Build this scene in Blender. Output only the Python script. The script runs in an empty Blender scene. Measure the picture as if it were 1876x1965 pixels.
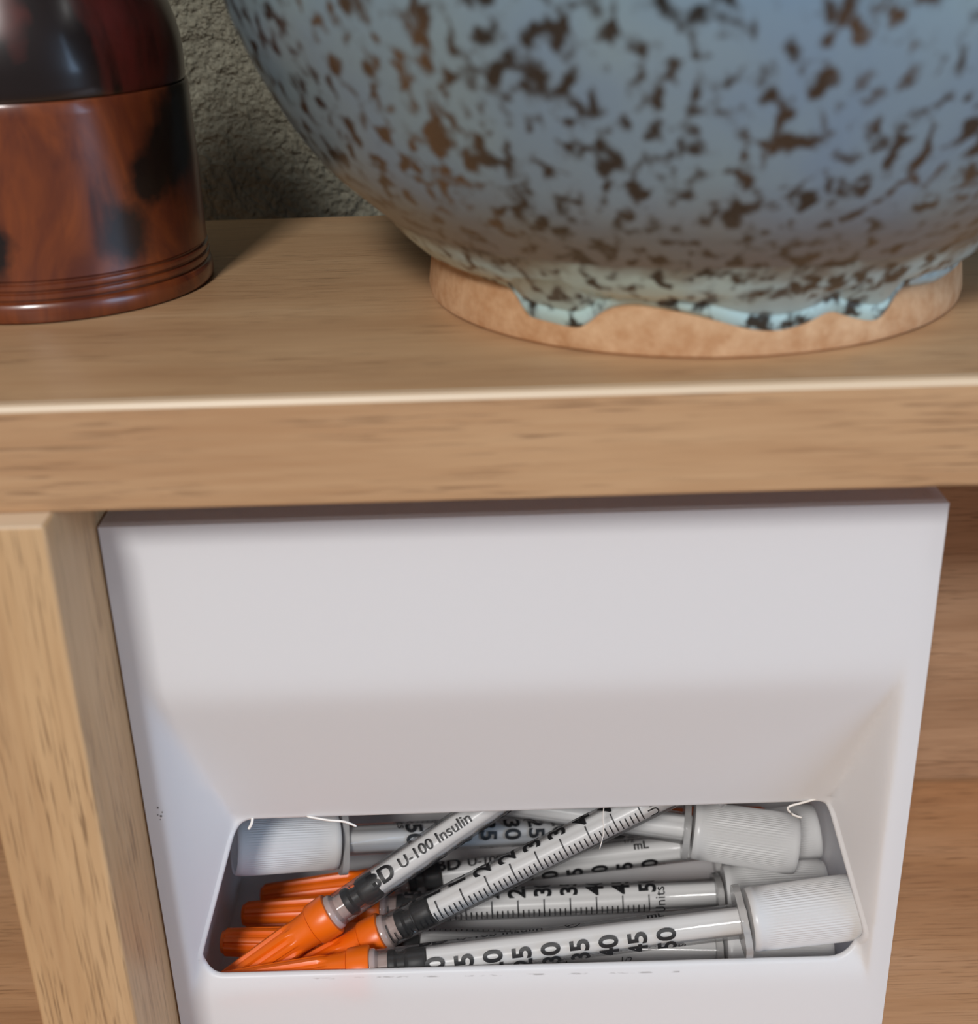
import bpy, bmesh, math, random
from math import sin, cos, pi, radians as R
from mathutils import Vector, Matrix

random.seed(4)
scene = bpy.context.scene
MM = 0.001                                    # everything below is modelled in millimetres

# ------------------------------------------------------------------ camera, light, exposure
cam_data = bpy.data.cameras.new('camera')
cam = bpy.data.objects.new('camera', cam_data)
scene.collection.objects.link(cam)
cr, cu, cf = Vector((0.9996, -0.0093, -0.0274)), Vector((0.0287, 0.4188, 0.9076)), Vector((-0.0031, 0.9080, -0.4189))
cf.normalize(); cr = (cr - cf * cr.dot(cf)).normalized(); cu = cr.cross(cf)
m = Matrix.Identity(4)
for i in range(3):
    m[i][0], m[i][1], m[i][2] = cr[i], cu[i], -cf[i]
m.translation = Vector((0, -169.32, 203.35)) * MM
cam.matrix_world = m
cam_data.sensor_fit = 'HORIZONTAL'
cam_data.sensor_width = 36.0
cam_data.lens = 48.8
cam_data.clip_start = 0.01
cam_data.dof.use_dof = True
cam_data.dof.focus_distance = 0.250
cam_data.dof.aperture_fstop = 18.0
scene.camera = cam

world = bpy.data.worlds.new('room_light')
scene.world = world
world.use_nodes = True
bg = world.node_tree.nodes['Background']
bg.inputs[0].default_value = (0.97, 0.98, 1.0, 1)
bg.inputs[1].default_value = 0.19

def area(name, loc, target, sx, sy, power, col):
    d = bpy.data.lights.new(name, 'AREA')
    d.shape = 'RECTANGLE'; d.size = sx; d.size_y = sy; d.energy = power; d.color = col
    o = bpy.data.objects.new(name, d)
    o.location = loc
    o.rotation_euler = (Vector(target) - Vector(loc)).to_track_quat('-Z', 'Y').to_euler()
    scene.collection.objects.link(o)
    return o
area('window_light_front', (-0.47, -1.80, 1.44), (0, 0.03, 0.10), 0.36, 0.36, 42, (1.0, 0.975, 0.95))
area('window_light_side', (1.5, -0.95, 0.45), (0, 0.03, 0.08), 0.8, 0.9, 16, (0.46, 0.69, 1.0))

scene.view_settings.view_transform = 'Standard'
scene.view_settings.look = 'None'
scene.view_settings.gamma = 1
scene.view_settings.use_curve_mapping = False
scene.view_settings.exposure = -0.2
scene.cycles.transparent_max_bounces = 20
scene.cycles.max_bounces = 8
scene.cycles.diffuse_bounces = 5
scene.cycles.caustics_reflective = False
scene.cycles.caustics_refractive = False

# ------------------------------------------------------------------ helpers
COL = scene.collection
def lin(r, g, b):
    f = lambda c: ((c / 255) / 12.92 if c / 255 <= 0.04045 else ((c / 255 + 0.055) / 1.055) ** 2.4)
    return (f(r), f(g), f(b), 1)
def mesh_obj(name, verts, faces, mat, parent=None, smooth=False, mesh=None):
    if mesh is None:
        mesh = bpy.data.meshes.new(name)
        mesh.from_pydata([(v[0] * MM, v[1] * MM, v[2] * MM) for v in verts], [], faces)
        mesh.validate()
        bm = bmesh.new(); bm.from_mesh(mesh)
        bmesh.ops.recalc_face_normals(bm, faces=bm.faces)
        bm.to_mesh(mesh); bm.free()
        if mat: mesh.materials.append(mat)
        if smooth:
            mesh.polygons.foreach_set('use_smooth', [True] * len(mesh.polygons))
            if smooth is not True: mesh.set_sharp_from_angle(angle=R(smooth))
    o = bpy.data.objects.new(name, mesh)
    COL.objects.link(o)
    if parent: o.parent = parent
    return o
def thing(name, label, cat, loc=(0, 0, 0), group=None, kind=None):
    o = bpy.data.objects.new(name, None)
    o.empty_display_size = 0.01
    o.location = Vector(loc) * MM
    o['label'] = label; o['category'] = cat
    if group: o['group'] = group
    if kind: o['kind'] = kind
    COL.objects.link(o)
    return o
def box_geo(x0, x1, y0, y1, z0, z1, V, F):
    b = len(V)
    V += [(x0, y0, z0), (x1, y0, z0), (x1, y1, z0), (x0, y1, z0), (x0, y0, z1), (x1, y0, z1), (x1, y1, z1), (x0, y1, z1)]
    F += [tuple(b + i for i in q) for q in ((0, 3, 2, 1), (4, 5, 6, 7), (0, 1, 5, 4), (1, 2, 6, 5), (2, 3, 7, 6), (3, 0, 4, 7))]
def board(name, x0, x1, y0, y1, z0, z1, mat, parent, off=(0, 0, 0), bev=0.8):
    V, F = [], []
    box_geo(x0 - off[0], x1 - off[0], y0 - off[1], y1 - off[1], z0 - off[2], z1 - off[2], V, F)
    o = mesh_obj(name, V, F, mat, parent)
    if bev:
        bm = bmesh.new(); bm.from_mesh(o.data)
        bmesh.ops.bevel(bm, geom=bm.edges[:], offset=bev * MM, segments=3, affect='EDGES', profile=0.5)
        bm.to_mesh(o.data); bm.free()
        o.data.polygons.foreach_set('use_smooth', [True] * len(o.data.polygons))
        o.data.set_sharp_from_angle(angle=R(50))
    return o
def lathe(prof, n=96, axis='Z', mod=None):
    """profile of (radius, height) pairs -> verts, faces; mod(r, h, angle) may change the radius"""
    V, F = [], []
    for (r, h) in prof:
        for k in range(n):
            a = 2 * pi * k / n
            rr = mod(r, h, a) if mod else r
            V.append((rr * cos(a), rr * sin(a), h) if axis == 'Z' else (h, rr * cos(a), rr * sin(a)))
    for i in range(len(prof) - 1):
        for k in range(n):
            k2 = (k + 1) % n
            F.append((i * n + k, i * n + k2, (i + 1) * n + k2, (i + 1) * n + k))
    if prof[0][0] > 1e-6: F.append(tuple(reversed(range(n))))
    if prof[-1][0] > 1e-6: F.append(tuple((len(prof) - 1) * n + k for k in range(n)))
    return V, F
def tube(pts, r, n=6):
    V, F = [], []
    P = [Vector(p) for p in pts]
    for i, p in enumerate(P):
        t = (P[min(i + 1, len(P) - 1)] - P[max(i - 1, 0)]).normalized()
        a = t.orthogonal().normalized(); b = t.cross(a)
        rr = r if 0 < i < len(P) - 1 else r * 0.35
        for k in range(n):
            w = 2 * pi * k / n
            V.append(tuple(p + a * rr * cos(w) + b * rr * sin(w)))
    for i in range(len(P) - 1):
        for k in range(n):
            F.append((i * n + k, i * n + (k + 1) % n, (i + 1) * n + (k + 1) % n, (i + 1) * n + k))
    F.append(tuple(range(n))); F.append(tuple((len(P) - 1) * n + k for k in range(n)))
    return V, F
def interp(x, pts):
    if x <= pts[0][0]: return pts[0][1]
    for (a, b), (c, d) in zip(pts, pts[1:]):
        if x <= c:
            return b + (d - b) * (x - a) / (c - a)
    return pts[-1][1]
def catmull(pts, sub):
    out = []
    n = len(pts)
    for i in range(n - 1):
        p0, p1, p2, p3 = pts[max(i - 1, 0)], pts[i], pts[i + 1], pts[min(i + 2, n - 1)]
        for s in range(sub):
            t = s / sub
            out.append(tuple(0.5 * (2 * b + (c - a) * t + (2 * a - 5 * b + 4 * c - d) * t * t + (3 * b - a - 3 * c + d) * t ** 3)
                             for a, b, c, d in zip(p0, p1, p2, p3)))
    out.append(tuple(pts[-1]))
    return out

# ------------------------------------------------------------------ node helpers
class NT:
    def __init__(s, name):
        s.mat = bpy.data.materials.new(name); s.mat.use_nodes = True
        s.t = s.mat.node_tree; s.t.nodes.clear()
        s.out = s.n('ShaderNodeOutputMaterial')
    def n(s, kind, **kw):
        nd = s.t.nodes.new(kind)
        for k, v in kw.items(): setattr(nd, k, v)
        return nd
    def put(s, sock, v):
        if hasattr(v, 'is_linked') or isinstance(v, bpy.types.NodeSocket): s.t.links.new(v, sock)
        else: sock.default_value = v
    def coords(s, scale=(1, 1, 1), rot=(0, 0, 0), loc=(0, 0, 0)):
        tc = s.n('ShaderNodeTexCoord'); mp = s.n('ShaderNodeMapping')
        mp.inputs['Location'].default_value = loc; mp.inputs['Rotation'].default_value = rot; mp.inputs['Scale'].default_value = scale
        s.t.links.new(tc.outputs['Object'], mp.inputs[0])
        return mp.outputs[0]
    def noise(s, vec, scale, detail=3, rough=0.5, dist=0.0):
        nd = s.n('ShaderNodeTexNoise')
        s.put(nd.inputs['Vector'], vec); nd.inputs['Scale'].default_value = scale
        nd.inputs['Detail'].default_value = detail; nd.inputs['Roughness'].default_value = rough
        nd.inputs['Distortion'].default_value = dist
        return nd.outputs['Fac']
    def ramp(s, fac, stops, interp='LINEAR'):
        nd = s.n('ShaderNodeValToRGB'); cr = nd.color_ramp; cr.interpolation = interp
        while len(cr.elements) < len(stops): cr.elements.new(0.5)
        for e, (p, c) in zip(cr.elements, stops):
            e.position = p; e.color = c if len(c) == 4 else (*c, 1)
        s.put(nd.inputs[0], fac)
        return nd.outputs[0]
    def mix(s, fac, a, b, mode='MIX'):
        nd = s.n('ShaderNodeMix', data_type='RGBA', blend_type=mode)
        s.put(nd.inputs[0], fac); s.put(nd.inputs[6], a); s.put(nd.inputs[7], b)
        return nd.outputs[2]
    def math(s, op, a, b=0.0, clamp=False):
        nd = s.n('ShaderNodeMath', operation=op); nd.use_clamp = clamp
        s.put(nd.inputs[0], a); s.put(nd.inputs[1], b)
        return nd.outputs[0]
    def bump(s, h, strength, dist):
        nd = s.n('ShaderNodeBump'); nd.inputs['Strength'].default_value = strength; nd.inputs['Distance'].default_value = dist
        s.put(nd.inputs['Height'], h)
        return nd.outputs[0]
    def pbsdf(s, **kw):
        nd = s.n('ShaderNodeBsdfPrincipled')
        for k, v in kw.items(): s.put(nd.inputs[k.replace('_', ' ')], v)
        return nd.outputs[0]
    def surf(s, sh):
        s.t.links.new(sh, s.out.inputs[0]); return s.mat
def g(v): return (v, v, v, 1)

def wood_mat(name, base, dark, light, up=False, pores=1.0, rough=0.42, seed=0.0):
    """oak-look laminate, grain along X, or along Z when `up`"""
    t = NT(name)
    def gc(a, b, loc): return t.coords((b, b, a) if up else (a, b, b), (0, 0, 0), loc)
    big = t.noise(gc(5, 38, (seed, 0, 3 + seed)), 1.0, 4, 0.55, 0.6)
    mid = t.noise(gc(16, 240, (seed, 5, 0)), 1.0, 3, 0.5, 0.3)
    fine = t.noise(gc(55, 900, (0, seed, 1)), 1.0, 2, 0.5, 0.2)
    pore = t.noise(gc(95, 2300, (seed, 9, 4)), 1.0, 2.0, 0.5, 0.15)
    area_ = t.noise(gc(30, 110, (2, seed, 7)), 1.0, 2, 0.5)
    c = t.ramp(big, [(0.30, dark), (0.50, base), (0.72, light)])
    c = t.mix(t.math('MULTIPLY', mid, 0.35), c, t.ramp(mid, [(0.3, dark), (0.7, light)]))
    c = t.mix(0.16, c, t.ramp(fine, [(0.35, dark), (0.65, light)]))
    pm = t.math('MULTIPLY', t.ramp(pore, [(0.54, g(0)), (0.66, g(1))]), t.ramp(area_, [(0.40, g(0.15)), (0.60, g(1))]))
    pd = tuple(x * 0.5 for x in dark[:3]) + (1,)
    c = t.mix(t.math('MULTIPLY', pm, 0.62 * pores), c, pd)
    h = t.math('SUBTRACT', t.math('MULTIPLY', fine, 0.25), pm)
    return t.surf(t.pbsdf(Base_Color=c, Roughness=rough, Normal=t.bump(h, 0.35, 0.00012), Specular_IOR_Level=0.35))

# ------------------------------------------------------------------ materials
oak_base, oak_dark, oak_light = lin(191, 152, 113), lin(168, 127, 91), lin(207, 172, 133)
M_shelf = wood_mat('oak_shelf', oak_base, oak_dark, oak_light, pores=1.0)
M_upright = wood_mat('oak_upright', lin(199, 161, 117), lin(168, 130, 94), lin(213, 179, 137), up=True, pores=1.2, seed=2.3)
M_backboard = wood_mat('oak_backboard', lin(196, 162, 132), lin(160, 126, 98), lin(210, 178, 148), pores=0.9, seed=5.1)
M_desk = wood_mat('oak_desk', lin(212, 164, 120), lin(178, 132, 96), lin(226, 182, 142), pores=0.95, seed=7.7)
t = NT('edge_band')
M_band = t.surf(t.pbsdf(Base_Color=lin(226, 202, 172), Roughness=0.4))  # pale banding; its colour also carries the shelf's front-edge highlight

t = NT('textured_paint')
v = t.coords()
n1 = t.noise(v, 520, 4, 0.6, 0.3); n2 = t.noise(v, 150, 3, 0.55, 0.5)
h = t.math('ADD', t.ramp(n1, [(0.35, g(0)), (0.7, g(1))]), t.math('MULTIPLY', t.ramp(n2, [(0.35, g(0)), (0.65, g(1))]), 1.2))
c = t.mix(n2, lin(130, 127, 111), lin(147, 144, 126))
M_wall = t.surf(t.pbsdf(Base_Color=c, Roughness=0.75, Normal=t.bump(h, 1.0, 0.0016)))
t = NT('floor_boards')
M_floor = t.surf(t.pbsdf(Base_Color=t.mix(t.noise(t.coords((1, 8, 1)), 3, 3), lin(120, 90, 64), lin(146, 112, 82)), Roughness=0.5))
t = NT('grey_steel')
M_steel = t.surf(t.pbsdf(Base_Color=lin(70, 70, 72), Roughness=0.4, Metallic=0.6))

# white printed plastic with faint layer lines, a scuff under the lip and a few specks
t = NT('white_plastic')
v = t.coords()
layers = t.n('ShaderNodeTexWave', wave_type='BANDS', bands_direction='Z')
t.put(layers.inputs['Vector'], v); layers.inputs['Scale'].default_value = 900; layers.inputs['Distortion'].default_value = 0.4
sep = t.n('ShaderNodeSeparateXYZ'); t.put(sep.inputs[0], v)
X, Y, Z = sep.outputs
zc = t.math('ADD', Z, t.math('MULTIPLY', X, 0.009))
band = t.math('MULTIPLY', t.math('GREATER_THAN', zc, 0.02275), t.math('LESS_THAN', zc, 0.02305))
inx = t.math('MULTIPLY', t.math('GREATER_THAN', X, -0.036), t.math('LESS_THAN', X, 0.032))
dash = t.ramp(t.noise(t.coords((260, 40, 700)), 1.0, 3, 0.6), [(0.50, g(0)), (0.60, g(1))])
scuff = t.math('MULTIPLY', t.math('MULTIPLY', band, inx), dash)
c = t.mix(t.math('MULTIPLY', scuff, 0.55), lin(245, 245, 246), lin(120, 112, 108))
pb = t.pbsdf(Base_Color=c, Roughness=0.38, Specular_IOR_Level=0.4, Normal=t.bump(layers.outputs['Fac'], 0.05, 0.00004))
tl = t.n('ShaderNodeBsdfTranslucent'); tl.inputs[0].default_value = lin(250, 250, 250)
mxs = t.n('ShaderNodeMixShader'); mxs.inputs[0].default_value = 0.30
t.t.links.new(pb, mxs.inputs[1]); t.t.links.new(tl.outputs[0], mxs.inputs[2])
M_white = t.surf(mxs.outputs[0])
t = NT('loose_plastic_thread')
M_string = t.surf(t.pbsdf(Base_Color=lin(240, 236, 230), Roughness=0.35))
t = NT('dark_speck')
M_speck = t.surf(t.pbsdf(Base_Color=lin(96, 90, 86), Roughness=0.8))

# syringe plastics
def milky(name, col, clear, transl, rough=0.3, ior=1.45, gloss=1.0):
    t = NT(name)
    d = t.n('ShaderNodeBsdfDiffuse'); d.inputs[0].default_value = col
    tr = t.n('ShaderNodeBsdfTranslucent'); tr.inputs[0].default_value = col
    tp = t.n('ShaderNodeBsdfTransparent'); tp.inputs[0].default_value = (0.97, 0.97, 0.97, 1)
    gl = t.n('ShaderNodeBsdfGlossy'); gl.inputs['Roughness'].default_value = rough
    def mx(f, a, b):
        n = t.n('ShaderNodeMixShader'); t.put(n.inputs[0], f); t.t.links.new(a, n.inputs[1]); t.t.links.new(b, n.inputs[2]); return n.outputs[0]
    s = mx(transl, d.outputs[0], tr.outputs[0])
    s = mx(clear, s, tp.outputs[0])
    fr = t.n('ShaderNodeFresnel'); fr.inputs[0].default_value = ior
    s = mx(t.math('MULTIPLY', fr.outputs[0], gloss), s, gl.outputs[0])
    return t.surf(s)
M_barrel = milky('clear_barrel_plastic', lin(244, 244, 244), 0.965, 0.2, 0.08, 1.45, 0.6)
M_flange = milky('clear_flange_plastic', lin(242, 240, 238), 0.5, 0.2, 0.15, 1.5)
M_hub = milky('clear_pink_hub', lin(240, 214, 206), 0.4, 0.2, 0.15)
M_cap = milky('frosted_white_plastic', lin(248, 247, 246), 0.13, 0.22, 0.30)
M_rod = milky('white_plunger_plastic', lin(244, 243, 242), 0.06, 0.10, 0.3)
t = NT('orange_plastic')
M_orange = t.surf(t.pbsdf(Base_Color=lin(240, 108, 14), Roughness=0.34, Subsurface_Weight=0.0, Specular_IOR_Level=0.45))
t = NT('black_rubber')
M_rubber = t.surf(t.pbsdf(Base_Color=lin(20, 20, 22), Roughness=0.45, Specular_IOR_Level=0.3))
t = NT('black_print')
M_print = t.surf(t.pbsdf(Base_Color=lin(22, 22, 24), Roughness=0.5))

# burl wood of the turned jar
def burl(name, base, mid, dark, seed, bias):
    t = NT(name)
    v = t.coords((1, 1, 0.55), loc=(seed, seed, 0))
    n1 = t.noise(v, 46, 3, 0.5, 0.8)
    n2 = t.noise(t.coords((1, 1, 0.4), loc=(seed + .3, .1, 0)), 95, 4, 0.6, 1.4)
    fib = t.noise(t.coords((1, 1, 0.12), loc=(0, seed, 0)), 420, 3, 0.6, 0.2)
    c = t.mix(t.ramp(n2, [(0.35, g(0)), (0.65, g(1))]), base, mid)
    c = t.mix(t.math('MULTIPLY', t.ramp(fib, [(0.40, g(0)), (0.65, g(1))]), 0.35), c, mid)
    blot = t.ramp(t.math('ADD', n1, t.math('MULTIPLY', t.math('SUBTRACT', n2, 0.5), 0.35)), [(bias, g(0)), (bias + 0.09, g(1))])
    c = t.mix(t.math('MULTIPLY', blot, 0.95), c, dark)
    return t, c
t, c = burl('red_burl_wood', lin(132, 66, 30), lin(92, 42, 26), lin(30, 14, 12), 0.21, 0.63)
# round knots in the wall, and darker spots down its right side
v = t.coords()
def dark_spot(center, rad):
    d = t.n('ShaderNodeVectorMath', operation='DISTANCE'); t.put(d.inputs[0], v); d.inputs[1].default_value = tuple(x * MM for x in center)
    wob = t.math('MULTIPLY', t.math('SUBTRACT', t.noise(v, 190, 3, 0.6), 0.5), 0.006)
    return t.ramp(t.math('DIVIDE', t.math('ADD', d.outputs['Value'], wob), rad * MM), [(0.5, g(1)), (1.0, g(0))])
for ctr, rad in (((17.5, -19.1, 13.0), 5.8), ((-3.5, -25.6, 12), 6.0), ((24.5, -8.5, 25), 10.0), ((25.5, -4, 31), 7.0), ((21, -15, 20.5), 5.5)):
    c = t.mix(dark_spot(ctr, rad), c, lin(24, 14, 14))
M_burl = t.surf(t.pbsdf(Base_Color=c, Roughness=0.32, Coat_Weight=0.55, Coat_Roughness=0.16))
t, c = burl('dark_burl_wood', lin(58, 24, 20), lin(84, 30, 26), lin(18, 10, 10), 0.77, 0.44)
M_burl_dark = t.surf(t.pbsdf(Base_Color=c, Roughness=0.30, Coat_Weight=0.6, Coat_Roughness=0.15))

# speckled blue glaze
def glaze(name, pale, pale2, z0, z1, sh=0.0):
    t = NT(name)
    v = t.coords()
    soft = t.noise(v, 45, 3, 0.5, 0.4)
    c = t.mix(t.ramp(soft, [(0.35, g(0)), (0.65, g(1))]), pale, pale2)
    s1 = t.noise(t.coords((1, 1, 0.8)), 385, 2.0, 0.45, 0.25)
    dens = t.noise(v, 60, 2, 0.5)
    th = t.math('ADD', s1, t.math('MULTIPLY', t.math('SUBTRACT', dens, 0.5), 0.22))
    sp = t.ramp(th, [(0.508 + sh, g(0)), (0.61 + sh, g(1))])
    tint = t.ramp(t.noise(v, 33, 2, 0.5), [(0.42, lin(18, 20, 18)), (0.58, lin(42, 32, 22)), (0.74, lin(86, 62, 38))])
    sep = t.n('ShaderNodeSeparateXYZ'); t.put(sep.inputs[0], v)
    if True:
        z = t.math('ADD', sep.outputs[2], t.math('MULTIPLY', t.math('SUBTRACT', t.noise(v, 80, 3, 0.6), 0.5), 0.012))
        nd = t.n('ShaderNodeMapRange'); t.put(nd.inputs[0], z); nd.inputs[1].default_value = z0; nd.inputs[2].default_value = z1
        low = nd.outputs[0]
        c = t.mix(t.math('MULTIPLY', low, 0.85), c, lin(106, 95, 82))
    c = t.mix(t.math('MULTIPLY', t.ramp(th, [(0.45 + sh, g(0)), (0.53 + sh, g(1))]), 0.34), c, lin(78, 86, 86))
    c = t.mix(t.math('MULTIPLY', sp, 0.96), c, tint)
    return t.surf(t.pbsdf(Base_Color=c, Roughness=0.33, Coat_Weight=0.35, Coat_Roughness=0.22,
                          Normal=t.bump(soft, 0.12, 0.0006)))
M_glaze = glaze('speckled_blue_glaze', lin(128, 152, 163), lin(118, 144, 166), 0.028, 0.011, 0.012)
M_skirt = glaze('mint_glaze_drips', lin(186, 212, 206), lin(178, 208, 214), 0.0120, 0.0148, 0.03)
t = NT('bare_clay')
v = t.coords()
c = t.mix(t.ramp(t.noise(v, 260, 4, 0.65), [(0.35, g(0)), (0.68, g(1))]), lin(190, 142, 100), lin(216, 176, 136))
M_clay = t.surf(t.pbsdf(Base_Color=c, Roughness=0.85, Normal=t.bump(t.noise(v, 900, 3, 0.6), 0.5, 0.0003)))

# ------------------------------------------------------------------ the setting
def struct(o, label, cat):
    o['kind'] = 'structure'; o['label'] = label; o['category'] = cat
    return o
V, F = [], []; box_geo(-1500, 1500, 152, 260, -720, 1500, V, F)
struct(mesh_obj('wall_back', V, F, M_wall), 'olive grey wall with rough orange-peel paint behind the shelf', 'wall')
V, F = [], []; box_geo(-1500, 1500, -1900, 152, -760, -720, V, F)
struct(mesh_obj('floor', V, F, M_floor), 'brown wooden floor under the desk', 'floor')

desk = thing('desk', 'orange-brown wood grain desk surface under the shelf unit', 'desk', (0, -80, -720))
board('desk_top', -640, 640, -300, 150, -25, 0, M_desk, desk, (0, -80, -720), 1.5)
for sx in (-600, 600):
    for sy in (-260, 110):
        board('leg', sx - 20, sx + 20, sy - 20, sy + 20, -720, -25.2, M_steel, desk, (0, -80, -720), 1.0)

# ------------------------------------------------------------------ shelf unit standing on the desk
ZT, ZB, YB = 143.08, 127.08, 113.8
shelf = thing('shelf_unit', 'pale oak laminate shelf unit with a thick top board and upright sides', 'shelf', (50, 55, 0))
so = (50, 55, 0)
tb = board('top_board', -170, 270, 0.5, YB, ZB, ZT - 0.02, M_shelf, shelf, so, 0.25)
V, F = [], []
# front edge strip: the face of the board, rolled over at the top
prof = [(0.5, ZB), (0.12, ZB + 0.1), (0.0, ZB + 0.4), (0.0, ZT - 1.05)]
V = [(x - so[0], y - so[1], z) for x in (-170, 270) for (y, z) in prof]
F = [(i, i + 1, i + 5, i + 4) for i in range(3)]
mesh_obj('front_edge', V, F, M_shelf, tb)
prof = [(0.0, ZT - 1.05), (0.1, ZT - 0.6), (0.4, ZT - 0.2), (0.9, ZT), (1.5, ZT + 0.0)]
V = [(x - so[0], y - so[1], z) for x in (-170, 270) for (y, z) in prof]
F = [(i, i + 1, i + 6, i + 5) for i in range(4)]
o = mesh_obj('edge_band', V, F, M_band, tb, True); o['label'] = 'pale edge strip with a highlight in its colour along the top front edge'
for (x0, x1) in ((-77.4, -61.67), (176, 191.8)):
    up = board('side_panel', x0, x1, -4.36, YB - 1, 0.02, ZB - 0.02, M_upright, shelf, so, 0.6)
    V, F = [], []
    box_geo(x0 + 0.4 - so[0], x1 - 0.4 - so[0], -4.3 - so[1], 0.2 - so[1], ZB - 0.3, ZB + 0.02, V, F)
    o = mesh_obj('edge_band', V, F, M_band, up); o['label'] = 'pale top end of the side panel'
board('back_panel', -61.6, 175.9, 102.6, 106.0, 0.8, ZB - 0.03, M_backboard, shelf, so, 0.2)

# ------------------------------------------------------------------ white syringe dispenser
HX0, HX1, YH, HZ = -61.25, 70.5, 16.6, 116.8
TH = 1.7
holder = thing('syringe_dispenser', 'white plastic dispenser box with a scooped slot, wedged under the shelf', 'dispenser', (4.6, YH, 0.05))
ho = (0, YH, 0)
holder.location = Vector((0, YH, 0.05)) * MM
# opening outline (x, z), a trapezoid with rounded corners
def rounded(poly, rads, seg=10):
    out = []
    n = len(poly)
    for i in range(n):
        p, a, b = Vector(poly[i]), Vector(poly[i - 1]), Vector(poly[(i + 1) % n])
        u, w = (a - p).normalized(), (b - p).normalized()
        ang = u.angle(w); rr = rads[i]
        d = rr / math.tan(ang / 2)
        c = p + (u + w).normalized() * (rr / sin(ang / 2))
        s, e = p + u * d - c, p + w * d - c
        a0 = math.atan2(s.y, s.x); a1 = math.atan2(e.y, e.x)
        da = (a1 - a0 + pi) % (2 * pi) - pi
        for k in range(seg + 1):
            w_ = a0 + da * k / seg
            out.append((c.x + rr * cos(w_), c.y + rr * sin(w_)))
    return out
OPEN = rounded([(-58.4, 23.3), (68.2, 23.3), (60.6, 51.6), (-49.4, 51.0)], [4.5, 6.5, 3.6, 5.6])
CX, CZ = 4.8, 37.0
def ray_poly(a, poly):
    dx, dz = cos(a), sin(a)
    best = None
    for (x0, z0), (x1, z1) in zip(poly, poly[1:] + poly[:1]):
        ex, ez = x1 - x0, z1 - z0
        den = dx * ez - dz * ex
        if abs(den) < 1e-12: continue
        t_ = ((x0 - CX) * ez - (z0 - CZ) * ex) / den
        s_ = ((x0 - CX) * dz - (z0 - CZ) * dx) / den
        if t_ > 0 and -1e-9 <= s_ <= 1 + 1e-9 and (best is None or t_ < best): best = t_
    return (CX + best * dx, CZ + best * dz)
def smin(vals, k):
    mnv = min(vals)
    return mnv - k * math.log(sum(math.exp(-(v_ - mnv) / k) for v_ in vals))
DEP = 13.0
def depth(x, z):
    top = DEP * (85.2 - z) / 34.2
    left = DEP * (x + 57.8) / 8.3
    right = DEP * (66.4 - x) / 5.8
    bot = DEP * (z - 23.2) / 27.8
    d = smin([top, left, right, bot + 0.6], 0.45)
    k = 0.55
    return k * math.log(1 + math.exp(max(-30, min(30, d / k)))) if d / k < 30 else d
rect = [(HX0, 0.0), (HX1, 0.0), (HX1, HZ), (HX0, HZ)]
angs = set()
def arc_pts(poly):
    return [math.atan2(z - CZ, x - CX) for x, z in poly]
angs.update(arc_pts(OPEN)); angs.update(arc_pts(rect))
for (x0, x1, z) in ((HX0, HX1, HZ), (HX0, HX1, 0.0)):
    for k in range(1, 70): angs.add(math.atan2(z - CZ, x0 + (x1 - x0) * k / 70 - CX))
for x in (HX0, HX1):
    for k in range(1, 46): angs.add(math.atan2(HZ * k / 46 - CZ, x - CX))
for (x, z) in ((-49.4, 51.0), (60.6, 51.6), (-58.4, 23.3), (68.2, 23.3)):
    a0 = math.atan2(z - CZ, x - CX)
    for k in range(-24, 25): angs.add(a0 + k * 0.006)
angs = sorted(angs)
flt = [angs[0]]
for a in angs[1:]:
    if a - flt[-1] > 4e-4 or any(abs(a - q) < 1e-9 for q in arc_pts(rect)): flt.append(a)
angs = flt
N = len(angs); RINGS = 64
V, F = [], []
inner = [ray_poly(a, OPEN) for a in angs]; outer = [ray_poly(a, rect) for a in angs]
def ring_pt(k, i):
    s_ = (i / RINGS)
    return (inner[k][0] + (outer[k][0] - inner[k][0]) * s_, inner[k][1] + (outer[k][1] - inner[k][1]) * s_)
rounds = 6
loops = []
for i in range(RINGS, -1, -1):                                   # front skin, outside to opening
    loops.append([(p[0], depth(*p), p[1]) for p in (ring_pt(k, i) for k in range(N))])
for j in range(1, rounds):                                       # rounded rim of the opening
    w = pi * j / rounds
    L = []
    for k in range(N):
        x, z = inner[k]
        p_, n_ = Vector(inner[k - 1]), Vector(inner[(k + 1) % N])
        tg = (n_ - p_).normalized(); nrm = Vector((-tg.y, tg.x))
        b = sin(w) * TH / 2
        L.append((x + nrm.x * b, depth(x, z) + (1 - cos(w)) * TH / 2, z + nrm.y * b))
    loops.append(L)
for i in range(0, RINGS + 1):                                    # back skin
    loops.append([(p[0], depth(*p) + TH, p[1]) for p in (ring_pt(k, i) for k in range(N))])
for L in loops: V += L
for i in range(len(loops) - 1):
    for k in range(N):
        k2 = (k + 1) % N
        F.append((i * N + k, i * N + k2, (i + 1) * N + k2, (i + 1) * N + k))
e = len(loops) - 1
for k in range(N): F.append((k, (k + 1) % N, e * N + (k + 1) % N, e * N + k))
front = mesh_obj('front_panel', V, F, M_white, holder, 60)
front['label'] = 'smooth white front sloping inward to a wide slot'
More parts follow.
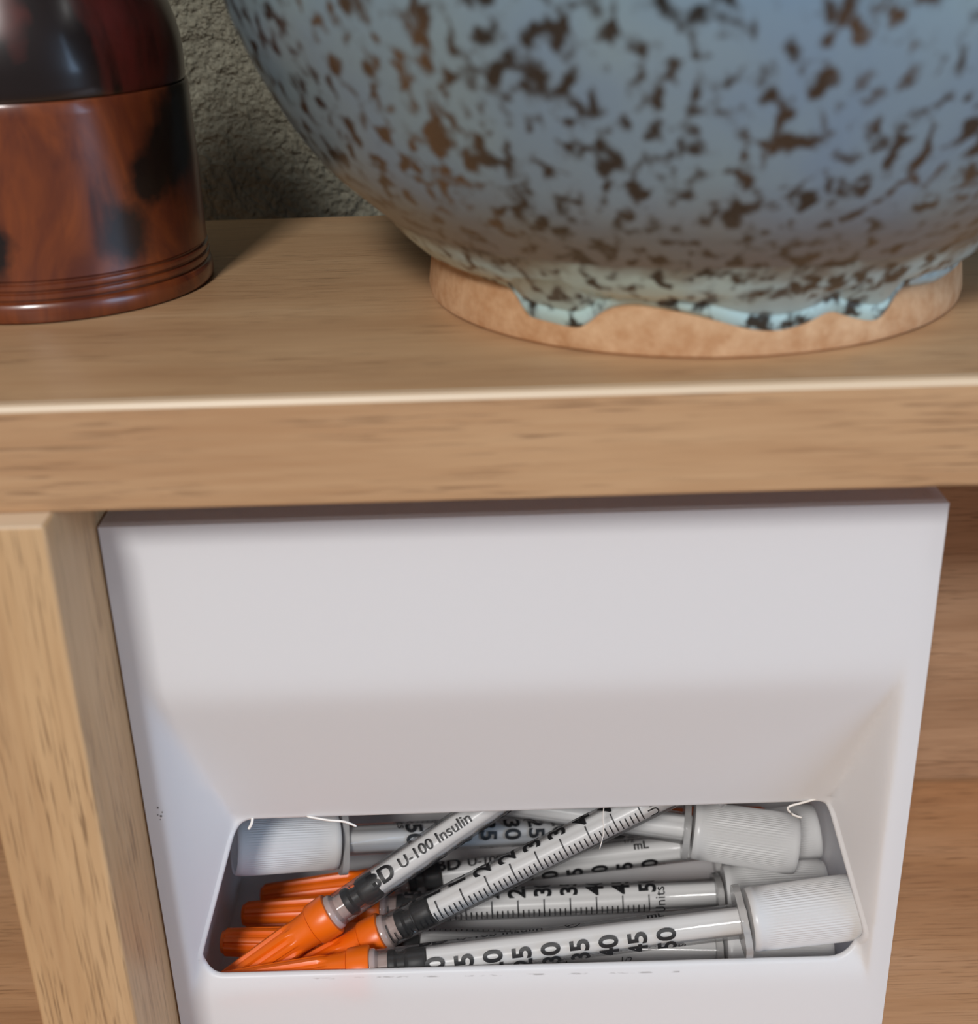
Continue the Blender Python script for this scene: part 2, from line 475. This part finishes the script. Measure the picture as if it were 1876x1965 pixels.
# the box behind the front
V, F = [], []
yb = 79.0; w = 1.7
box_geo(HX0, HX0 + w, TH, yb, 0, HZ, V, F)
box_geo(HX1 - w, HX1, TH, yb, 0, HZ, V, F)
box_geo(HX0 + w, HX1 - w, TH, yb, HZ - w, HZ, V, F)
box_geo(HX0 + w, HX1 - w, TH, yb, 0, 2.6, V, F)
box_geo(HX0 + w, HX1 - w, yb - w, yb, 2.6, HZ - w, V, F)
b_ = len(V)                                                        # sloping floor at the back of the tray
ya, yc, za, zc_ = 66.5, yb - w, 2.6, 24.0
V += [(HX0 + w, ya, za), (HX1 - w, ya, za), (HX1 - w, yc, zc_), (HX0 + w, yc, zc_), (HX0 + w, yc, za), (HX1 - w, yc, za)]
F += [tuple(b_ + i for i in q_) for q_ in ((0, 1, 2, 3), (0, 3, 4), (1, 5, 2), (3, 2, 5, 4), (0, 4, 5, 1))]
mesh_obj('box_body', V, F, M_white, holder)
def string(pts, r=0.12):
    V, F = tube(catmull(pts, 6), r, 6)
    V = [(x, y - YH, z) for x, y, z in V]
    return mesh_obj('plastic_thread', V, F, M_string, holder, True)
string([(18.9, 30.2, 50.6), (18.8, 30.4, 48.0), (18.9, 30.5, 44.2), (18.2, 30.6, 40.4)], 0.10)
string([(-46.0, 29.6, 50.8), (-46.2, 29.2, 49.8), (-46.9, 29.0, 48.6)], 0.28)
string([(-36.0, 29.4, 50.9), (-32.0, 29.0, 50.2), (-29.0, 28.8, 49.9), (-26.8, 28.6, 48.9)], 0.22)
string([(58.2, 29.6, 51.6), (55.5, 29.0, 51.2), (53.0, 28.8, 50.6), (52.7, 28.8, 49.8), (53.8, 28.8, 48.6), (55.4, 28.8, 47.9)], 0.22)
for (x, z, r_) in ((-59.0, 63.4, 0.16), (-58.7, 61.6, 0.20), (-59.2, 61.9, 0.12), (-58.4, 62.4, 0.12), (-58.9, 60.9, 0.1)):
    V, F = lathe([(r_, -0.02), (r_ * 0.8, -0.10), (0.0, -0.12)], 7)
    V = [(a_ + x, h_ + depth(x, z) + 0.03, b_ * 1.3 + z) for a_, b_, h_ in V]
    mesh_obj('speck', V, F, M_speck, front)

# ------------------------------------------------------------------ insulin syringes
RB = 3.2
def wrap(x, s, rad):
    """flat print: x along the barrel, s around it (mm of arc at RB) -> point on the barrel"""
    a = s / RB
    return (x, rad * cos(a), -rad * sin(a))
def text_geo(body, size, bold, x, s, along, V, F, align='LEFT', sx=1.0):
    cu_ = bpy.data.curves.new('t', 'FONT'); cu_.body = body; cu_.size = size; cu_.offset = bold
    cu_.align_x = align; cu_.align_y = 'CENTER'; cu_.resolution_u = 4
    ob = bpy.data.objects.new('t', cu_); COL.objects.link(ob)
    bpy.context.view_layer.update()
    me = bpy.data.meshes.new_from_object(ob.evaluated_get(bpy.context.evaluated_depsgraph_get()))
    bm = bmesh.new(); bm.from_mesh(me)
    ax = 1 if along else 0
    lo = min(v_.co[ax] for v_ in bm.verts); hi = max(v_.co[ax] for v_ in bm.verts)
    q = lo + 0.35
    while q < hi:
        no = (1, 0, 0) if ax == 0 else (0, 1, 0)
        bmesh.ops.bisect_plane(bm, geom=bm.verts[:] + bm.edges[:] + bm.faces[:], plane_co=(q * no[0], q * no[1], 0), plane_no=no)
        q += 0.35
    b = len(V)
    bm.verts.index_update()
    for v_ in bm.verts:
        u_, w_ = v_.co.x * sx, v_.co.y
        V.append(wrap(x + u_, s + w_, RB + 0.03) if along else wrap(x - w_, s + u_, RB + 0.03))
    F += [tuple(b + v_.index for v_ in f_.verts) for f_ in bm.faces]
    bm.free(); bpy.data.meshes.remove(me); bpy.data.objects.remove(ob); bpy.data.curves.remove(cu_)
def arc_strip(x0, x1, s0, s1, V, F, n=10):
    b = len(V)
    for i in range(n + 1):
        s = s0 + (s1 - s0) * i / n
        V.append(wrap(x0, s, RB + 0.03)); V.append(wrap(x1, s, RB + 0.03))
    F += [(b + 2 * i, b + 2 * i + 1, b + 2 * i + 3, b + 2 * i + 2) for i in range(n)]
X0, SP = 1.6, 5.42
V, F = [], []
for k in range(51):
    x = X0 + k * SP / 5
    long_ = k % 5 == 0
    arc_strip(x - 0.11, x + 0.11, -2.0, 2.1 if long_ else 0.1, V, F)
for k in range(1, 11):
    text_geo(str(k * 5), 4.9, 0.13, X0 + k * SP, 2.5 if k > 1 else 4.0, False, V, F)
text_geo('Units', 2.9, 0.0, X0 + 50 * SP / 5 + 2.4, -2.4, False, V, F)
text_geo('BD', 4.4, 0.12, 9.3, 11.4, True, V, F)
text_geo('U-100 Insulin', 3.1, 0.02, 16.4, 11.4, True, V, F)
text_geo('1/2', 2.0, 0.0, 50.5, 12.2, True, V, F)
text_geo('mL', 2.6, 0.05, 52.6, 10.6, True, V, F)
b0 = len(V)                                                       # crossed-out circle
ns = 24
for i in range(ns):
    a = 2 * pi * i / ns
    for rr in (1.25, 1.5): V.append(wrap(38.6 + rr * cos(a), 11.4 + rr * sin(a), RB + 0.03))
F += [(b0 + 2 * i, b0 + 2 * i + 1, b0 + 2 * ((i + 1) % ns) + 1, b0 + 2 * ((i + 1) % ns)) for i in range(ns)]
b0 = len(V)
for i in range(7):
    q = -1.35 + 2.7 * i / 6
    for dd in (-0.12, 0.12): V.append(wrap(38.6 + q * 0.7 + dd, 11.4 + q * 0.7 - dd, RB + 0.03))
F += [(b0 + 2 * i, b0 + 2 * i + 1, b0 + 2 * i + 3, b0 + 2 * i + 2) for i in range(6)]
def keep(name, V, F, mat, smooth):
    o = mesh_obj(name, V, F, mat, None, smooth); me = o.data
    bpy.data.objects.remove(o)
    return me
me_print = bpy.data.meshes.new('scale_print')
me_print.from_pydata([tuple(c_ * MM for c_ in v_) for v_ in V], [], F); me_print.materials.append(M_print)

me_barrel = keep('barrel', *lathe([(3.0, 0.3), (RB, 0.6), (RB, 69.0), (RB + 0.25, 69.8), (RB + 0.3, 70.3)], 48, 'X'), M_barrel, 50)
me_hub = keep('needle_hub', *lathe([(3.5, 0.02), (3.5, 0.7), (3.3, 1.0), (2.5, 1.6), (2.4, 3.4), (1.0, 3.8)], 40, 'X'), M_hub, 40)
def ribmod(r, h, a):
    if h > -8 or h < -28.6: return r
    k = min(1, (-8 - h) / 1.5)
    s = cos(8 * a)
    return r + 0.28 * k * max(-1, min(1, s * 3.0))
me_cap_o = keep('needle_cap', *lathe([(1.6, -29.5), (2.15, -29.3), (2.4, -28.7), (2.45, -28.5), (2.55, -26), (2.7, -22), (2.85, -18), (3.0, -14),
              (3.15, -10), (3.2, -9), (3.25, -8.2), (3.3, -7.6), (3.45, -5.5), (3.65, -4.4)], 96, 'X', ribmod), M_orange, 40)
me_collar = keep('collar', *lathe([(3.6, -4.4), (4.0, -4.2), (4.15, -3.8), (4.25, -0.5), (4.1, -0.1), (3.7, 0.0)], 64, 'X'), M_orange, 40)
me_stop = keep('stopper', *lathe([(0.4, 2.2), (1.6, 3.0), (2.75, 3.4), (2.85, 3.9), (2.75, 4.6), (2.0, 5.1), (1.9, 6.4), (2.7, 6.9), (2.85, 7.4), (2.85, 9.8), (2.7, 10.3), (1.5, 10.4)], 40, 'X'), M_rubber, 45)
def crossmod(r, h, a):
    return r if r < 1.0 else r * (1 - 0.14 * (1 - abs(cos(2 * a))) ** 1.0)
me_rod = keep('plunger_rod', *lathe([(0.8, 10.45), (2.75, 10.8), (2.75, 40.0), (2.75, 71.2), (0.8, 71.4)], 40, 'X', crossmod), M_rod, 50)
def fl_geo():
    V, F = [], []
    n = 40
    for x in (69.6, 70.9):
        for k in range(n):
            a = 2 * pi * k / n
            V.append((x, 7.0 * (abs(cos(a)) ** 0.8) * (1 if cos(a) >= 0 else -1), 3.75 * (abs(sin(a)) ** 0.7) * (1 if sin(a) >= 0 else -1)))
    F += [tuple(range(n)), tuple(range(n, 2 * n))] + [(k, (k + 1) % n, n + (k + 1) % n, n + k) for k in range(n)]
    return V, F
me_flange = keep('finger_flange', *fl_geo(), M_flange, 30)
def fluted(r, h, a):
    return r + (0.055 * (1 if int(round(a / (2 * pi) * 144)) % 2 else -1) if 73.0 < h < 91.5 else 0)
me_cap_w = keep('plunger_cap', *lathe([(3.6, 71.5), (5.6, 71.6), (5.85, 71.9), (5.9, 72.9), (5.78, 73.2), (5.8, 76), (5.88, 80), (5.95, 84), (6.0, 88), (6.0, 91.4), (5.9, 92.2), (5.6, 92.5), (5.0, 92.3), (4.8, 91.4)], 144, 'X', fluted), M_cap, 40)

CAMP = Vector((0, -169.32, 203.35))
SYR = [   # collar point, axis towards the plunger, which side of the print faces out, tab angle, label
    ((-25.4, 21.9, 21.2), (0.9949, 0.0350, 0.0950), 124, 62, 'frontmost insulin syringe lying along the lip, large black numbers 25 to 50 showing'),
    ((-27.8, 36.8, 13.2), (0.9991, -0.025, -0.033), 262, 20, 'insulin syringe lowest in the pile, half hidden behind the frontmost syringe, lowest blunt orange cap'),
    ((-25.8, 48.9, 11.6), (0.999, -0.02, 0.039), 30, 15, 'insulin syringe with its full tick scale and the word Units showing, middle blunt orange cap'),
    ((-23.9, 60.6, 8.9), (0.9951, 0.02, 0.096), 164, 60, 'insulin syringe at the back of the row with mL printed, topmost blunt orange cap'),
    ((33.2, 70.7, 14.4), (-0.944, -0.272, 0.188), 100, 190, 'insulin syringe lying the other way round, frosted plunger cap at upper left of slot'),
    ((-31.68, 59.36, 37.24), (0.9836, -0.1527, -0.0956), 285, 60, 'insulin syringe on top at right, frosted cap just under the upper slot edge'),
    ((-33.5, 32.8, 25.0), (0.843, 0.241, 0.481), 196, 110, 'slanting insulin syringe with U-100 lettering along its barrel, left of the two standing orange caps'),
    ((-23.6, 31.8, 20.6), (0.896, 0.110, 0.429), 16, 110, 'slanting insulin syringe with fine tick marks, right of the two standing orange caps'),
]
for (loc, ax, face, tab, label) in SYR:
    x = Vector(ax).normalized()
    p = Vector(loc)
    to_cam = CAMP - (p + x * 38)
    v = (to_cam - x * to_cam.dot(x)).normalized()           # out of the slot
    w_ = x.cross(v)
    fa = R(face)                                            # v = e1 cos(fa) - e2 sin(fa)
    e1 = v * cos(fa) + w_ * sin(fa); e2 = x.cross(e1)
    s = thing('insulin_syringe', label, 'syringe', (0, 0, 0), 'insulin syringes in the dispenser')
    mt = Matrix.Identity(4)
    for i in range(3): mt[i][0], mt[i][1], mt[i][2] = x[i], e1[i], e2[i]
    mt.translation = p * MM
    s.matrix_world = mt
    nc = mesh_obj('needle_cap', None, None, None, s, mesh=me_cap_o); nc['label'] = 'ribbed orange needle cap'
    mesh_obj('collar', None, None, None, nc, mesh=me_collar)
    mesh_obj('needle_hub', None, None, None, s, mesh=me_hub)
    bo = mesh_obj('barrel', None, None, None, s, mesh=me_barrel); bo['label'] = 'clear plastic barrel'
    po = mesh_obj('scale_print', None, None, None, bo, mesh=me_print); po['label'] = 'black printed scale and lettering'
    so_ = mesh_obj('stopper', None, None, None, s, mesh=me_stop); so_['label'] = 'black rubber stopper'
    mesh_obj('plunger_rod', None, None, None, s, mesh=me_rod)
    fl = mesh_obj('finger_flange', None, None, None, s, mesh=me_flange); fl.rotation_euler = (-R(tab), 0, 0)
    co = mesh_obj('plunger_cap', None, None, None, s, mesh=me_cap_w); co['label'] = 'frosted white fluted plunger cap'

# ------------------------------------------------------------------ turned wooden jar
jar = thing('wooden_jar', 'turned dark red burl wood jar with a domed lid and grooved base', 'jar', (-75.65, 64.63, ZT + 0.02))
bp = [(0.0, 0.0), (25.4, 0.0), (26.2, 0.25), (26.5, 0.9), (26.45, 2.4), (26.25, 3.2), (26.15, 3.3), (25.6, 3.55), (25.6, 3.75), (26.1, 4.0), (26.15, 4.4), (26.1, 4.8),
      (25.6, 5.0), (25.6, 5.2), (26.05, 5.5), (26.1, 5.9), (26.05, 6.3), (25.55, 6.5), (25.55, 6.75), (25.95, 7.1), (25.9, 8), (25.85, 11), (25.9, 16), (25.95, 21), (25.85, 27),
      (25.8, 32), (25.8, 33.7), (25.6, 34.1), (25.2, 34.15), (0.0, 34.15)]
V, F = lathe(bp, 160)
mesh_obj('jar_body', V, F, M_burl, jar, 35)
lp = [(0.0, 34.18), (25.0, 34.18), (25.3, 34.3), (25.45, 34.8)] + catmull([(25.5, 36), (25.5, 39.5), (24.9, 43.5), (23.5, 48), (21.8, 52), (18.4, 57.5), (13, 62.5), (7.5, 65.5), (4.2, 67), (3.4, 69), (4.4, 71.5), (4.2, 74), (2.6, 75.6), (0.0, 76)], 5)
V, F = lathe(lp, 160)
mesh_obj('domed_lid', V, F, M_burl_dark, jar, 35)['label'] = 'dark polished domed lid'

# ------------------------------------------------------------------ speckled vase
vase = thing('ceramic_vase', 'large round vase in speckled blue glaze dripping over a bare clay foot', 'vase', (34.9, 55.3, ZT + 0.02))
VP = [(0.0, 1.2), (40.0, 1.2), (41.5, 0.0), (43.9, 0.0), (44.5, 0.4), (44.7, 1.5), (44.4, 4.0), (44.0, 7.0), (44.2, 9.0)]
V, F = lathe(VP + [(0, 9.0)], 192)
mesh_obj('clay_foot', V, F, M_clay, vase, 40)
bprof = catmull([(43.8, 8.2), (45.6, 9.2), (48.6, 12), (54.3, 17), (60.8, 23), (65.9, 30), (70.2, 38), (73.5, 46), (75.4, 54), (76.6, 62), (76.8, 70), (75.4, 80), (71.5, 92), (64, 105), (54, 116), (44, 124), (36, 130), (32.5, 136), (32.5, 144), (36, 151), (38, 154), (37, 155.2), (34.5, 153.5), (30, 146), (29.5, 137), (33, 130), (50, 116), (66, 95), (71.5, 70), (68, 45), (58, 25), (40, 13)], 5)
V, F = lathe([(0, 8.2)] + bprof + [(0, 12)], 192)
mesh_obj('glazed_body', V, F, M_glaze, vase, 60)
EDGE = [(-180, 7.5), (-150, 6.0), (-130, 8.0), (-110, 6.2), (-92, 8.4), (-73.2, 8.36), (-60.0, 8.31), (-49.5, 7.91), (-44.5, 7.42), (-42.4, 5.32), (-40.8, 4.11), (-36.5, 3.86), (-28.8, 3.59), (-26.2, 5.36), (-23.7, 6.64),
        (-18.9, 7.69), (-14.2, 7.27), (-10.5, 6.85), (-4.0, 5.76), (2.6, 4.32), (8.3, 3.9), (14.2, 4.79), (18.2, 5.97), (21.7, 4.85), (27.8, 3.49), (31.0, 4.08), (33.3, 6.48),
        (36.1, 7.24), (46.0, 6.47), (53.3, 6.55), (58.6, 6.65), (75, 8.0), (95, 5.5), (115, 7.8), (140, 6.0), (160, 8.0), (180, 7.5)]
EDGE = catmull(EDGE, 5)
def surf_r(z):
    pts = [(z_, r_) for r_, z_ in VP[4:]] + [(9.2, 45.6), (12, 48.6), (17, 54.3)]
    return interp(z, pts)
V, F = [], []
nA = 360; rows = 12
for i in range(nA):
    a = -180 + i * 360 / nA
    ze = sum(interp(max(-180, min(180, a + q)), EDGE) for q in (-1.5, -0.75, 0, 0.75, 1.5)) / 5
    zt = 15.0
    for j in range(rows + 1):
        q = j / rows
        z = ze + (zt - ze) * q
        thick = 0.05 + 0.85 * min(1, (q / 0.16)) ** 0.5 if q < 0.16 else 0.9 - 0.85 * max(0, (q - 0.55) / 0.45)
        rr = surf_r(z) + thick
        V.append((rr * sin(R(a)), -rr * cos(R(a)), z))
    V.append(((surf_r(zt) - 1.0) * sin(R(a)), -(surf_r(zt) - 1.0) * cos(R(a)), zt))
    V.append(((surf_r(ze) - 1.0) * sin(R(a)), -(surf_r(ze) - 1.0) * cos(R(a)), ze + 0.1))
q = rows + 3
for i in range(nA):
    i2 = (i + 1) % nA
    for j in range(q): F.append((i * q + j, i2 * q + j, i2 * q + (j + 1) % q, i * q + (j + 1) % q))
mesh_obj('glaze_drips', V, F, M_skirt, vase, 60)['label'] = 'thick pale mint glaze with a wavy dripping edge'
bpy.context.view_layer.update()
